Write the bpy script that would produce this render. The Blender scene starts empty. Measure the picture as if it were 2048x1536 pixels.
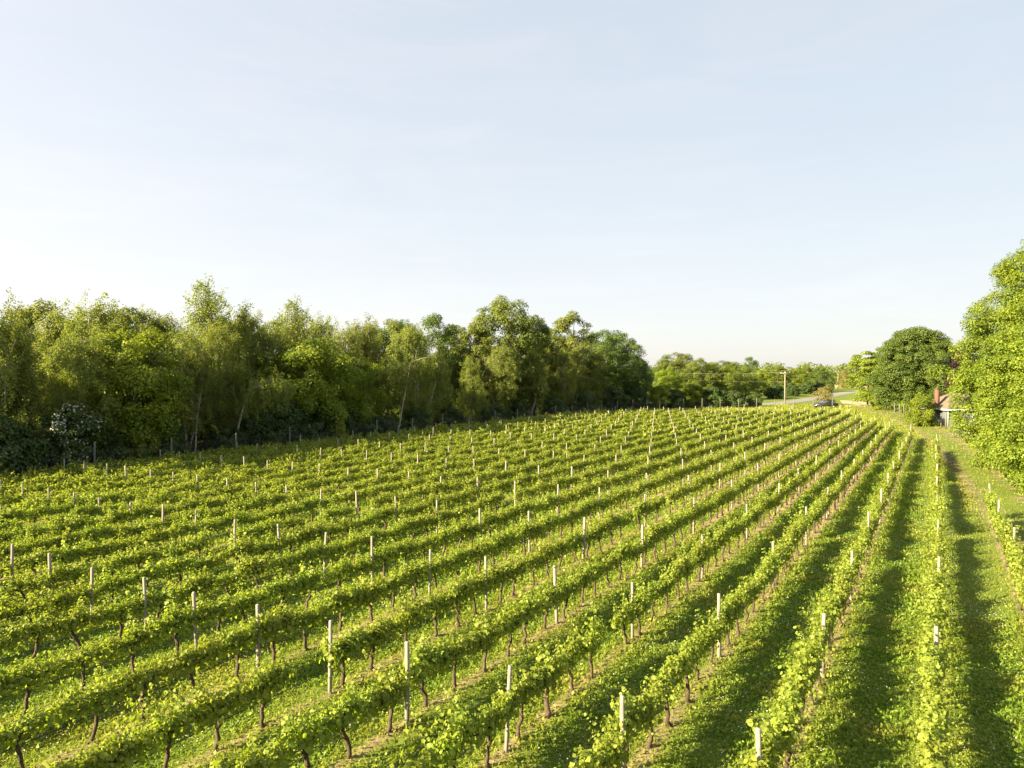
import bpy, math, random
import numpy as np
R = math.radians
S = bpy.context.scene
COL = S.collection
random.seed(5)

# ------------------------------------------------------------------ camera, sky, sun, exposure
H_CAM, F_PX, CX, HY = 7.65, 1420.0, 1024.0, 747.0
YAW = R(30.9)
SN, CS = math.sin(YAW), math.cos(YAW)
cam_d = bpy.data.cameras.new('camera'); cam = bpy.data.objects.new('camera', cam_d); COL.objects.link(cam)
cam_d.sensor_width = 36.0; cam_d.lens = F_PX / 2048 * 36.0
cam_d.clip_start = 0.1; cam_d.clip_end = 9000
cam.location = (0, 0, H_CAM)
cam.rotation_euler = (R(90) - math.atan((768 - HY) / F_PX), 0, YAW)
S.camera = cam

SUN_AZ, SUN_EL = R(-149), R(24)          # azimuth clockwise from +Y
W = bpy.data.worlds.new('World'); S.world = W; W.use_nodes = True
nt = W.node_tree; nt.nodes.clear()
out = nt.nodes.new('ShaderNodeOutputWorld'); bg = nt.nodes.new('ShaderNodeBackground')
sky = nt.nodes.new('ShaderNodeTexSky'); sky.sky_type = 'NISHITA'; sky.sun_disc = False
sky.sun_elevation = SUN_EL; sky.sun_rotation = SUN_AZ
sky.altitude = 0; sky.air_density = 1.0; sky.dust_density = 1.0; sky.ozone_density = 1.0
hs = nt.nodes.new('ShaderNodeHueSaturation'); hs.inputs['Saturation'].default_value = 1.12
gm = nt.nodes.new('ShaderNodeGamma'); gm.inputs['Gamma'].default_value = 0.24
tc = nt.nodes.new('ShaderNodeTexCoord'); mp = nt.nodes.new('ShaderNodeMapping')
mp.inputs['Scale'].default_value = (2.2, 2.2, 9.0)
nz = nt.nodes.new('ShaderNodeTexNoise'); nz.inputs['Scale'].default_value = 1.6; nz.inputs['Detail'].default_value = 7; nz.inputs['Roughness'].default_value = 0.6
nz.inputs['Distortion'].default_value = 0.8
rm = nt.nodes.new('ShaderNodeMapRange'); rm.inputs['From Min'].default_value = 0.45; rm.inputs['From Max'].default_value = 0.8
rm.inputs['To Min'].default_value = 0.0; rm.inputs['To Max'].default_value = 0.11
mx = nt.nodes.new('ShaderNodeMix'); mx.data_type = 'RGBA'; mx.blend_type = 'MIX'
mx.inputs['B'].default_value = (6.2, 6.0, 6.0, 1)
L = nt.links.new
L(tc.outputs['Generated'], mp.inputs['Vector']); L(mp.outputs['Vector'], nz.inputs['Vector']); L(nz.outputs['Fac'], rm.inputs['Value'])
L(sky.outputs['Color'], hs.inputs['Color']); L(hs.outputs['Color'], mx.inputs['A']); L(rm.outputs['Result'], mx.inputs['Factor'])
L(mx.outputs['Result'], gm.inputs['Color']); L(gm.outputs['Color'], bg.inputs['Color'])
# bright haze towards the sun: the sky pales and brightens on the sun's side
dp = nt.nodes.new('ShaderNodeVectorMath'); dp.operation = 'DOT_PRODUCT'; dp.inputs[1].default_value = (math.sin(SUN_AZ), math.cos(SUN_AZ), 0.0)
hz = nt.nodes.new('ShaderNodeMapRange'); hz.inputs['From Min'].default_value = -0.95; hz.inputs['From Max'].default_value = 0.6; hz.inputs['To Min'].default_value = 0.90; hz.inputs['To Max'].default_value = 1.2
sc_ = nt.nodes.new('ShaderNodeVectorMath'); sc_.operation = 'SCALE'
L(tc.outputs['Generated'], dp.inputs[0]); L(dp.outputs['Value'], hz.inputs['Value']); L(gm.outputs['Color'], sc_.inputs[0]); L(hz.outputs['Result'], sc_.inputs['Scale'])
sx = nt.nodes.new('ShaderNodeSeparateXYZ'); L(tc.outputs['Generated'], sx.inputs[0])
wm = nt.nodes.new('ShaderNodeMapping'); wm.inputs['Scale'].default_value = (3.0, 3.0, 26.0); L(tc.outputs['Generated'], wm.inputs['Vector'])
wn = nt.nodes.new('ShaderNodeTexNoise'); wn.inputs['Scale'].default_value = 1.5; wn.inputs['Detail'].default_value = 8; wn.inputs['Roughness'].default_value = 0.62; wn.inputs['Distortion'].default_value = 0.5; L(wm.outputs['Vector'], wn.inputs['Vector'])
wr = nt.nodes.new('ShaderNodeMapRange'); wr.inputs['From Min'].default_value = 0.48; wr.inputs['From Max'].default_value = 0.75; wr.inputs['To Max'].default_value = 0.035; L(wn.outputs['Fac'], wr.inputs['Value'])
wb = nt.nodes.new('ShaderNodeMapRange'); wb.inputs['From Min'].default_value = 0.55; wb.inputs['From Max'].default_value = 0.12; wb.interpolation_type = 'SMOOTHSTEP'; L(sx.outputs['Z'], wb.inputs['Value'])
wx = nt.nodes.new('ShaderNodeMath'); wx.operation = 'MULTIPLY'; L(wr.outputs['Result'], wx.inputs[0]); L(wb.outputs['Result'], wx.inputs[1])
w1 = nt.nodes.new('ShaderNodeMath'); w1.operation = 'ADD'; w1.inputs[1].default_value = 1.0; L(wx.outputs[0], w1.inputs[0])
tint = nt.nodes.new('ShaderNodeVectorMath'); tint.operation = 'MULTIPLY'; tint.inputs[1].default_value = (1.0, 1.012, 1.012); L(sc_.outputs['Vector'], tint.inputs[0])
tf = nt.nodes.new('ShaderNodeMapRange'); tf.inputs['From Min'].default_value = -0.75; tf.inputs['From Max'].default_value = 0.15; L(dp.outputs['Value'], tf.inputs['Value'])
tm = nt.nodes.new('ShaderNodeMix'); tm.data_type = 'RGBA'; tm.inputs['A'].default_value = (1.014, 1.006, 1.012, 1); tm.inputs['B'].default_value = (1.06, 1.0, 0.985, 1); L(tf.outputs['Result'], tm.inputs['Factor']); L(tm.outputs['Result'], tint.inputs[1])
fin = nt.nodes.new('ShaderNodeVectorMath'); fin.operation = 'SCALE'; L(tint.outputs['Vector'], fin.inputs[0]); L(w1.outputs[0], fin.inputs['Scale']); L(fin.outputs['Vector'], bg.inputs['Color']); L(bg.outputs['Background'], out.inputs['Surface'])
bg.inputs['Strength'].default_value = 0.126

sd = bpy.data.lights.new('sun', 'SUN'); so = bpy.data.objects.new('sun', sd); COL.objects.link(so)
sd.energy = 5.0; sd.angle = R(0.6); sd.color = (1.0, 0.83, 0.50)
so.rotation_euler = (R(90) - SUN_EL, 0, math.pi - SUN_AZ)
so.location = (-60, -90, 60)
vs = S.view_settings
vs.view_transform = 'Standard'; vs.look = 'None'; vs.gamma = 1.0; vs.exposure = 2.4; vs.use_curve_mapping = False
S.cycles.max_bounces = 8; S.cycles.transmission_bounces = 5; S.cycles.diffuse_bounces = 6; S.cycles.transparent_max_bounces = 8

# ------------------------------------------------------------------ pixel <-> ground (2048x1536 pixels of the photograph)
def world(px, Z):
    x = (px - CX) / F_PX * Z
    return x * CS - Z * SN, x * SN + Z * CS
def ground(px, py):
    return world(px, F_PX * H_CAM / (py - HY))
def height(py, Z):
    return H_CAM - (py - HY) * Z / F_PX
def project(X, Y, z):
    x = X * CS + Y * SN; Z = -X * SN + Y * CS
    if np.ndim(Z) == 0: Z = Z if abs(Z) > 1e-3 else 1e-3
    return CX + F_PX * x / Z, HY + F_PX * (H_CAM - z) / Z, Z
def on_line(px, a):                       # where the sight line of a pixel column meets the line X = a
    az = -YAW + math.atan((px - CX) / F_PX)
    Y = a / math.tan(az)
    return a, Y, -a * SN + Y * CS

# ------------------------------------------------------------------ mesh helpers
def nrm(v):
    return v / np.maximum(np.linalg.norm(v, axis=-1, keepdims=True), 1e-9)
def quads(name, V, Q, mat, attrs=None, smooth=False):
    V = np.asarray(V, np.float32); Q = np.asarray(Q, np.int32)
    me = bpy.data.meshes.new(name)
    me.vertices.add(len(V)); me.vertices.foreach_set('co', V.ravel())
    me.loops.add(Q.size); me.loops.foreach_set('vertex_index', Q.ravel())
    me.polygons.add(len(Q)); me.polygons.foreach_set('loop_start', np.arange(0, Q.size, 4, dtype=np.int32))
    if smooth: me.polygons.foreach_set('use_smooth', np.ones(len(Q), bool))
    for k, a in (attrs or {}).items():
        at = me.attributes.new(k, 'FLOAT', 'FACE'); at.data.foreach_set('value', np.asarray(a, np.float32))
    me.update(calc_edges=True)
    me.materials.append(mat)
    return me
def obj(name, me, parent=None):
    o = bpy.data.objects.new(name, me); COL.objects.link(o)
    if parent: o.parent = parent
    return o
def tag(o, label=None, cat=None, group=None, kind=None):
    if label: o['label'] = label
    if cat: o['category'] = cat
    if group: o['group'] = group
    if kind: o['kind'] = kind
    return o
def thing(name, label, cat, loc=(0, 0, 0), rz=0, group=None):
    o = bpy.data.objects.new(name, None); COL.objects.link(o); o.empty_display_size = 0.2
    o.location = loc; o.rotation_euler = (0, 0, rz)
    return tag(o, label, cat, group)
class MB:
    def __init__(s): s.V = []; s.Q = []; s.n = 0
    def add(s, V, Q):
        V = np.asarray(V, float).reshape(-1, 3); s.V.append(V); s.Q.append(np.asarray(Q, int).reshape(-1, 4) + s.n); s.n += len(V)
    def box(s, c, d, rz=0, taper=1.0):
        x, y, z = [v / 2 for v in d]
        P = np.array([[-x, -y, -z], [x, -y, -z], [x, y, -z], [-x, y, -z], [-x * taper, -y * taper, z], [x * taper, -y * taper, z], [x * taper, y * taper, z], [-x * taper, y * taper, z]])
        c0, s0 = math.cos(rz), math.sin(rz)
        P = np.c_[P[:, 0] * c0 - P[:, 1] * s0, P[:, 0] * s0 + P[:, 1] * c0, P[:, 2]] + np.array(c)
        s.add(P, [[0, 3, 2, 1], [4, 5, 6, 7], [0, 1, 5, 4], [1, 2, 6, 5], [2, 3, 7, 6], [3, 0, 4, 7]])
    def tube(s, P, r, n=6, cap=True):
        P = np.asarray(P, float); m = len(P); r = np.broadcast_to(np.asarray(r, float), (m,))
        T = nrm(np.gradient(P, axis=0)); a = np.array([0.31, 0.95, 0.05]) if abs(T[0, 1]) < 0.8 else np.array([0.95, 0.2, 0.1])
        A = nrm(np.cross(T, a)); B = np.cross(T, A); th = np.arange(n) * 2 * math.pi / n
        V = P[:, None] + r[:, None, None] * (A[:, None] * np.cos(th)[None, :, None] + B[:, None] * np.sin(th)[None, :, None])
        i = np.arange(m - 1)[:, None] * n; j = np.arange(n)[None]; k = (j + 1) % n
        Q = np.stack([i + j, i + k, i + n + k, i + n + j], -1).reshape(-1, 4)
        if cap and n in (4, 6, 8):
            c = {4: [[0, 1, 2, 3]], 6: [[0, 1, 2, 3], [0, 3, 4, 5]], 8: [[0, 1, 2, 3], [0, 3, 4, 7], [4, 5, 6, 7]]}[n]
            Q = np.r_[Q, np.array(c) + (m - 1) * n, np.array(c)[:, ::-1]]
        s.add(V.reshape(-1, 3), Q)
    def prism(s, prof, y0, y1):           # even-sided x-z outline extruded along y, strip-quad caps
        m = len(prof); P = np.array([[x, y, z] for y in (y0, y1) for x, z in prof], float)
        Q = [[i, (i + 1) % m, m + (i + 1) % m, m + i] for i in range(m)]
        for i in range(m // 2 - 1):
            a, b, c, d = i, i + 1, m - 2 - i, m - 1 - i
            Q += [[a, d, c, b], [m + a, m + b, m + c, m + d]]
        s.add(P, Q)
    def data(s): return np.concatenate(s.V), np.concatenate(s.Q)
    def mesh(s, name, mat, smooth=False):
        V, Q = s.data(); return quads(name, V, Q, mat, smooth=smooth)

def leaf_quads(P, N, D, size, w=0.36, fold=0.12):          # one folded diamond a leaf
    N = nrm(N); D = nrm(D - (D * N).sum(-1, keepdims=True) * N); B = np.cross(N, D); s = np.asarray(size).reshape(-1, 1)
    V = np.stack([P, P + D * s * 0.45 + B * s * w + N * s * fold, P + D * s, P + D * s * 0.45 - B * s * w + N * s * fold], 1).reshape(-1, 3)
    return V, np.arange(len(P) * 4).reshape(-1, 4)
def vine_leaf_quads(P, N, D, size):                        # broad lobed leaf folded on its midrib: two quads
    N = nrm(N); D = nrm(D - (D * N).sum(-1, keepdims=True) * N); B = np.cross(N, D); s = np.asarray(size).reshape(-1, 1)
    f = 0.13
    V = np.stack([P, P + (0.22 * D - 0.54 * B + f * N) * s, P + (0.78 * D - 0.40 * B + f * 0.6 * N) * s, P + (1.0 * D - 0.12 * N) * s,
                  P + (0.78 * D + 0.40 * B + f * 0.6 * N) * s, P + (0.22 * D + 0.54 * B + f * N) * s], 1).reshape(-1, 3)
    b = np.arange(len(P))[:, None] * 6
    return V, np.concatenate([b + [0, 3, 2, 1], b + [0, 5, 4, 3]], 1).reshape(-1, 4)
def rand_dir(rng, n):
    return nrm(rng.normal(size=(n, 3)))

# ------------------------------------------------------------------ materials
def material(name):
    m = bpy.data.materials.new(name); m.use_nodes = True; m.node_tree.nodes.clear(); return m, m.node_tree
def node(t, k, **kw):
    n = t.nodes.new(k)
    for a, v in kw.items(): setattr(n, a, v)
    return n
def ramp(t, stops):
    r = node(t, 'ShaderNodeValToRGB'); e = r.color_ramp.elements
    while len(e) < len(stops): e.new(0.5)
    for x, (p, c) in zip(e, stops): x.position = p; x.color = (*c, 1)
    return r
def leaf_material(name, dark, light, trans=0.38, tcol=None, rough=0.55, spec=0.35, patch=None, patch_scale=0.5):
    m, t = material(name); l = t.links.new
    o = node(t, 'ShaderNodeOutputMaterial'); p = node(t, 'ShaderNodeBsdfPrincipled'); tr = node(t, 'ShaderNodeBsdfTranslucent'); mixs = node(t, 'ShaderNodeMixShader')
    a = node(t, 'ShaderNodeAttribute'); a.attribute_name = 'var'
    r = ramp(t, [(0.0, dark), (1.0, light)])
    l(a.outputs['Fac'], r.inputs['Fac'])
    oi = node(t, 'ShaderNodeObjectInfo'); h = node(t, 'ShaderNodeHueSaturation')
    mr = node(t, 'ShaderNodeMapRange'); mr.inputs['To Min'].default_value = 0.492; mr.inputs['To Max'].default_value = 0.506
    mv = node(t, 'ShaderNodeMapRange'); mv.inputs['To Min'].default_value = 0.93; mv.inputs['To Max'].default_value = 1.07
    l(oi.outputs['Random'], mr.inputs['Value']); l(oi.outputs['Random'], mv.inputs['Value'])
    l(mr.outputs['Result'], h.inputs['Hue']); l(mv.outputs['Result'], h.inputs['Value']); l(r.outputs['Color'], h.inputs['Color'])
    c = h.outputs['Color']
    if patch:
        g = node(t, 'ShaderNodeNewGeometry'); n = node(t, 'ShaderNodeTexNoise'); n.inputs['Scale'].default_value = patch_scale; n.inputs['Detail'].default_value = 4
        l(g.outputs['Position'], n.inputs['Vector'])
        q = node(t, 'ShaderNodeMapRange'); q.inputs['From Min'].default_value = 0.45; q.inputs['From Max'].default_value = 0.68; q.inputs['To Max'].default_value = 0.62
        l(n.outputs['Fac'], q.inputs['Value'])
        d = node(t, 'ShaderNodeAttribute'); d.attribute_name = 'dry'; mm = node(t, 'ShaderNodeMath', operation='MAXIMUM')
        l(q.outputs['Result'], mm.inputs[0]); l(d.outputs['Fac'], mm.inputs[1])
        mc = node(t, 'ShaderNodeMix', data_type='RGBA'); mc.inputs['B'].default_value = (*patch, 1)
        l(mm.outputs[0], mc.inputs['Factor']); l(c, mc.inputs['A']); c = mc.outputs['Result']
    g2 = node(t, 'ShaderNodeMix', data_type='RGBA', blend_type='MULTIPLY'); g2.inputs['Factor'].default_value = 1
    g2.inputs['B'].default_value = (*(tcol or (1.35, 1.35, 0.55)), 1)
    l(c, g2.inputs['A']); l(g2.outputs['Result'], tr.inputs['Color']); l(c, p.inputs['Base Color'])
    p.inputs['Roughness'].default_value = rough; p.inputs['Specular IOR Level'].default_value = spec
    mixs.inputs['Fac'].default_value = trans
    l(p.outputs['BSDF'], mixs.inputs[1]); l(tr.outputs['BSDF'], mixs.inputs[2]); l(mixs.outputs['Shader'], o.inputs['Surface'])
    return m
def noise_material(name, cols, scale, rough=0.85, stretch=(1, 1, 1), detail=6, bump=0.0, spec=0.25, metal=0.0, coords='Object'):
    m, t = material(name); l = t.links.new
    o = node(t, 'ShaderNodeOutputMaterial'); p = node(t, 'ShaderNodeBsdfPrincipled'); c = node(t, 'ShaderNodeTexCoord')
    mpg = node(t, 'ShaderNodeMapping'); mpg.inputs['Scale'].default_value = stretch
    n = node(t, 'ShaderNodeTexNoise'); n.inputs['Scale'].default_value = scale; n.inputs['Detail'].default_value = detail; n.inputs['Roughness'].default_value = 0.62
    r = ramp(t, [(0.3 + 0.4 * i / max(1, len(cols) - 1), k) for i, k in enumerate(cols)])
    l(c.outputs[coords], mpg.inputs['Vector']); l(mpg.outputs['Vector'], n.inputs['Vector']); l(n.outputs['Fac'], r.inputs['Fac']); l(r.outputs['Color'], p.inputs['Base Color'])
    p.inputs['Roughness'].default_value = rough; p.inputs['Specular IOR Level'].default_value = spec; p.inputs['Metallic'].default_value = metal
    if bump:
        b = node(t, 'ShaderNodeBump'); b.inputs['Strength'].default_value = bump; b.inputs['Distance'].default_value = 0.02
        l(n.outputs['Fac'], b.inputs['Height']); l(b.outputs['Normal'], p.inputs['Normal'])
    l(p.outputs['BSDF'], o.inputs['Surface'])
    return m
def plain(name, col, rough=0.5, metal=0.0, spec=0.5):
    return noise_material(name, [tuple(v * 0.9 for v in col), tuple(min(1, v * 1.08) for v in col)], 8, rough, spec=spec, metal=metal)

M = {}
M['vine'] = leaf_material('vine_leaf', (0.13, 0.19, 0.021), (0.34, 0.39, 0.066), 0.52)
M['grass'] = leaf_material('grass_blade', (0.088, 0.162, 0.014), (0.23, 0.315, 0.032), 0.47, patch=(0.30, 0.285, 0.055), patch_scale=0.55)
M['birch'] = leaf_material('birch_leaf', (0.095, 0.13, 0.024), (0.265, 0.29, 0.07), 0.47)
M['maple'] = leaf_material('maple_leaf', (0.08, 0.14, 0.012), (0.26, 0.31, 0.02), 0.45)
M['broad'] = leaf_material('broad_leaf', (0.07, 0.112, 0.017), (0.19, 0.22, 0.035), 0.4)
M['oak'] = leaf_material('oak_leaf', (0.045, 0.086, 0.013), (0.125, 0.17, 0.028), 0.36)
M['bright'] = leaf_material('bright_leaf', (0.085, 0.145, 0.014), (0.245, 0.31, 0.03), 0.46)
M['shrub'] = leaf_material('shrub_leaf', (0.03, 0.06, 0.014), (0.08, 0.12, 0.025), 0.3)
M['purple'] = leaf_material('purple_leaf', (0.028, 0.013, 0.018), (0.055, 0.024, 0.027), 0.25, tcol=(1.3, 0.8, 0.7))
M['brownish'] = leaf_material('brownish_leaf', (0.13, 0.125, 0.04), (0.25, 0.22, 0.07), 0.35)
M['petal'] = leaf_material('white_petal', (0.62, 0.62, 0.56), (0.8, 0.8, 0.76), 0.3, tcol=(1, 1, 0.95))
M['blossom'] = leaf_material('cream_blossom', (0.36, 0.36, 0.32), (0.5, 0.5, 0.46), 0.3, tcol=(1, 1, 0.95))
M['post'] = noise_material('post_wood', [(0.12, 0.108, 0.09), (0.23, 0.21, 0.18), (0.30, 0.285, 0.25)], 5, 0.9, (6, 6, 0.8), bump=0.3)
M['fence_wood'] = noise_material('fence_wood', [(0.09, 0.085, 0.076), (0.17, 0.16, 0.145)], 5, 0.9, (6, 6, 0.8), bump=0.3)
M['vine_bark'] = noise_material('vine_bark', [(0.025, 0.018, 0.013), (0.07, 0.05, 0.036), (0.12, 0.09, 0.07)], 14, 0.95, (3, 3, 0.7), bump=0.8)
M['bark'] = noise_material('tree_bark', [(0.06, 0.05, 0.038), (0.14, 0.115, 0.09)], 5, 0.95, (3, 3, 0.5), bump=0.6)
M['birch_bark'] = noise_material('birch_bark', [(0.07, 0.065, 0.06), (0.30, 0.28, 0.25), (0.42, 0.40, 0.36)], 3, 0.8, (0.7, 0.7, 5), bump=0.2)
M['hose'] = plain('black_hose', (0.012, 0.012, 0.013), 0.5)
M['wire'] = plain('steel_wire', (0.13, 0.13, 0.125), 0.5, 0.3)

def foliage_mesh(name, parts, mat):                        # parts: (V, Q, var)
    n = 0; Vs, Qs, vs_ = [], [], []
    for V, Q, v in parts: Vs.append(V); Qs.append(Q + n); vs_.append(v); n += len(V)
    return quads(name, np.concatenate(Vs), np.concatenate(Qs), mat, {'var': np.concatenate(vs_)})

# ------------------------------------------------------------------ vineyard layout
ROW0, DROW = 2.45, -2.46
N_ROWS = 23
POST0, DPOST, DVINE = 12.0, 7.05, 7.05 / 6
ROW_ENDS = [45.3, 80.0, 93.5, 102.5, 111.0, 118.5, 128.0]
def row_x(i): return ROW0 + DROW * i
def row_end(i):
    if i < len(ROW_ENDS): return ROW_ENDS[i]
    return (126.5 + SN * row_x(i)) / CS
def row_start(i):
    a = row_x(i)
    t = (10.2 + SN * a) / CS
    if a < 0: t = max(t, a / math.tan(-YAW - math.atan(1024 / F_PX)))
    else: t = max(t, a / math.tan(-YAW + math.atan(1024 / F_PX)))
    return max(t - 7.0, -3)
def in_field(X, Y, margin=0.0):
    X = np.asarray(X); Y = np.asarray(Y)
    i = np.clip(np.round((X - ROW0) / DROW), 0, N_ROWS - 1).astype(int)
    e = np.array([row_end(k) for k in range(N_ROWS)])[i]
    return (X < ROW0 + 1.2) & (X > row_x(N_ROWS - 1) - 1.0) & (Y < e + 1.5 + margin)
def row_dist(X):
    return np.abs((np.asarray(X) - ROW0 + DROW / 2) % abs(DROW) - abs(DROW) / 2) if False else np.abs(((np.asarray(X) - ROW0) / DROW + 0.5) % 1.0 - 0.5) * abs(DROW)

# the dirt track: centre line in photo pixels
TRACK_PX = [(1700, 806), (1735, 815), (1775, 828), (1815, 842), (1850, 858), (1885, 878), (1925, 915), (1975, 962), (2040, 1030), (2130, 1130), (2260, 1290)]
TRACK = np.array([ground(x, y) for x, y in TRACK_PX])
def smooth_line(P, n):
    P = np.asarray(P, float); m = len(P); t = np.linspace(0, m - 1.0001, n); i = t.astype(int); f = (t - i)[:, None]
    p = lambda k: P[np.clip(k, 0, m - 1)]
    a, b, c, d = p(i - 1), p(i), p(i + 1), p(i + 2)
    return 0.5 * (2 * b + (c - a) * f + (2 * a - 5 * b + 4 * c - d) * f ** 2 + (3 * b - a - 3 * c + d) * f ** 3)
TRACK_S = smooth_line(TRACK, 160)
def line_dist(X, Y, Lp):
    X = np.asarray(X).ravel(); Y = np.asarray(Y).ravel(); d = np.full(len(X), 1e9)
    for k in range(0, len(Lp)):
        d = np.minimum(d, (X - Lp[k, 0]) ** 2 + (Y - Lp[k, 1]) ** 2)
    return np.sqrt(d)

# ------------------------------------------------------------------ ground
def build_ground():
    xs = [-4000, -1500, -600, -300, -200, -140, -110, -90, -80, -72, -66, -60, -56]
    x = -54.0
    while x < 8: xs.append(x); x += 0.24
    xs += list(np.arange(8, 40, 1.0)) + [42, 46, 52, 60, 70, 85, 110, 150, 220, 350, 700, 1500, 4000]
    ys = [-4000, -1500, -500, -200, -80, -40, -20, -10, -6] + list(np.arange(-4, 150, 0.45)) + list(np.arange(152, 200, 3)) + [205, 215, 230, 250, 280, 320, 400, 550, 800, 1500, 2500, 4000, 6500]
    xs = np.array(xs, float); ys = np.array(ys, float)
    X, Y = np.meshgrid(xs, ys); X = X.ravel(); Y = Y.ravel()
    f = in_field(X, Y)
    rng = np.random.default_rng(1)
    z = np.where(f, 0.09 * np.exp(-(row_dist(X) / 0.33) ** 2), 0) + rng.normal(0, 0.012, len(X)) * ((np.abs(X) < 60) & (Y < 150) & (Y > -5))
    nx, ny = len(xs), len(ys)
    i = (np.arange(ny - 1)[:, None] * nx + np.arange(nx - 1)[None]).ravel()
    Q = np.stack([i, i + 1, i + 1 + nx, i + nx], 1)
    m, t = material('ground_soil_and_turf'); l = t.links.new
    o = node(t, 'ShaderNodeOutputMaterial'); p = node(t, 'ShaderNodeBsdfPrincipled'); g = node(t, 'ShaderNodeNewGeometry')
    n1 = node(t, 'ShaderNodeTexNoise'); n1.inputs['Scale'].default_value = 0.45; n1.inputs['Detail'].default_value = 8; n1.inputs['Roughness'].default_value = 0.7
    n2 = node(t, 'ShaderNodeTexNoise'); n2.inputs['Scale'].default_value = 9.0; n2.inputs['Detail'].default_value = 5; n2.inputs['Roughness'].default_value = 0.7
    n3 = node(t, 'ShaderNodeTexNoise'); n3.inputs['Scale'].default_value = 0.05; n3.inputs['Detail'].default_value = 5
    for n in (n1, n2, n3): l(g.outputs['Position'], n.inputs['Vector'])
    turf = ramp(t, [(0.3, (0.05, 0.085, 0.012)), (0.5, (0.105, 0.145, 0.02)), (0.68, (0.19, 0.19, 0.035))])
    ad = node(t, 'ShaderNodeMath', operation='MULTIPLY_ADD'); ad.inputs[1].default_value = 0.5
    hf = node(t, 'ShaderNodeMath', operation='MULTIPLY'); hf.inputs[1].default_value = 0.5
    l(n2.outputs['Fac'], hf.inputs[0]); l(n1.outputs['Fac'], ad.inputs[0]); l(hf.outputs[0], ad.inputs[2]); l(ad.outputs[0], turf.inputs['Fac'])
    soil = ramp(t, [(0.3, (0.12, 0.085, 0.05)), (0.55, (0.26, 0.20, 0.12)), (0.7, (0.36, 0.29, 0.18))]); l(n2.outputs['Fac'], soil.inputs['Fac'])
    at = node(t, 'ShaderNodeAttribute'); at.attribute_name = 'soil'
    sb = node(t, 'ShaderNodeMath', operation='ADD'); l(at.outputs['Fac'], sb.inputs[0]); l(n1.outputs['Fac'], sb.inputs[1])
    th = node(t, 'ShaderNodeMapRange'); th.inputs['From Min'].default_value = 0.95; th.inputs['From Max'].default_value = 1.25; l(sb.outputs[0], th.inputs['Value'])
    mc = node(t, 'ShaderNodeMix', data_type='RGBA'); l(th.outputs['Result'], mc.inputs['Factor']); l(turf.outputs['Color'], mc.inputs['A']); l(soil.outputs['Color'], mc.inputs['B'])
    l(mc.outputs['Result'], p.inputs['Base Color']); p.inputs['Roughness'].default_value = 0.95; p.inputs['Specular IOR Level'].default_value = 0.15
    b = node(t, 'ShaderNodeBump'); b.inputs['Strength'].default_value = 0.7; b.inputs['Distance'].default_value = 0.05; l(n2.outputs['Fac'], b.inputs['Height']); l(b.outputs['Normal'], p.inputs['Normal'])
    l(p.outputs['BSDF'], o.inputs['Surface'])
    me = quads('ground', np.c_[X, Y, z], Q, m, smooth=True)
    soilv = np.where(f, (0.7 + 0.22 * ((X > -22) & (X < -3) & (Y > 35))) * np.exp(-(row_dist(X) / 0.36) ** 2), 0)
    a = me.attributes.new('soil', 'FLOAT', 'POINT'); a.data.foreach_set('value', soilv.astype(np.float32))
    tag(obj('ground', me), kind='structure')
build_ground()

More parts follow.
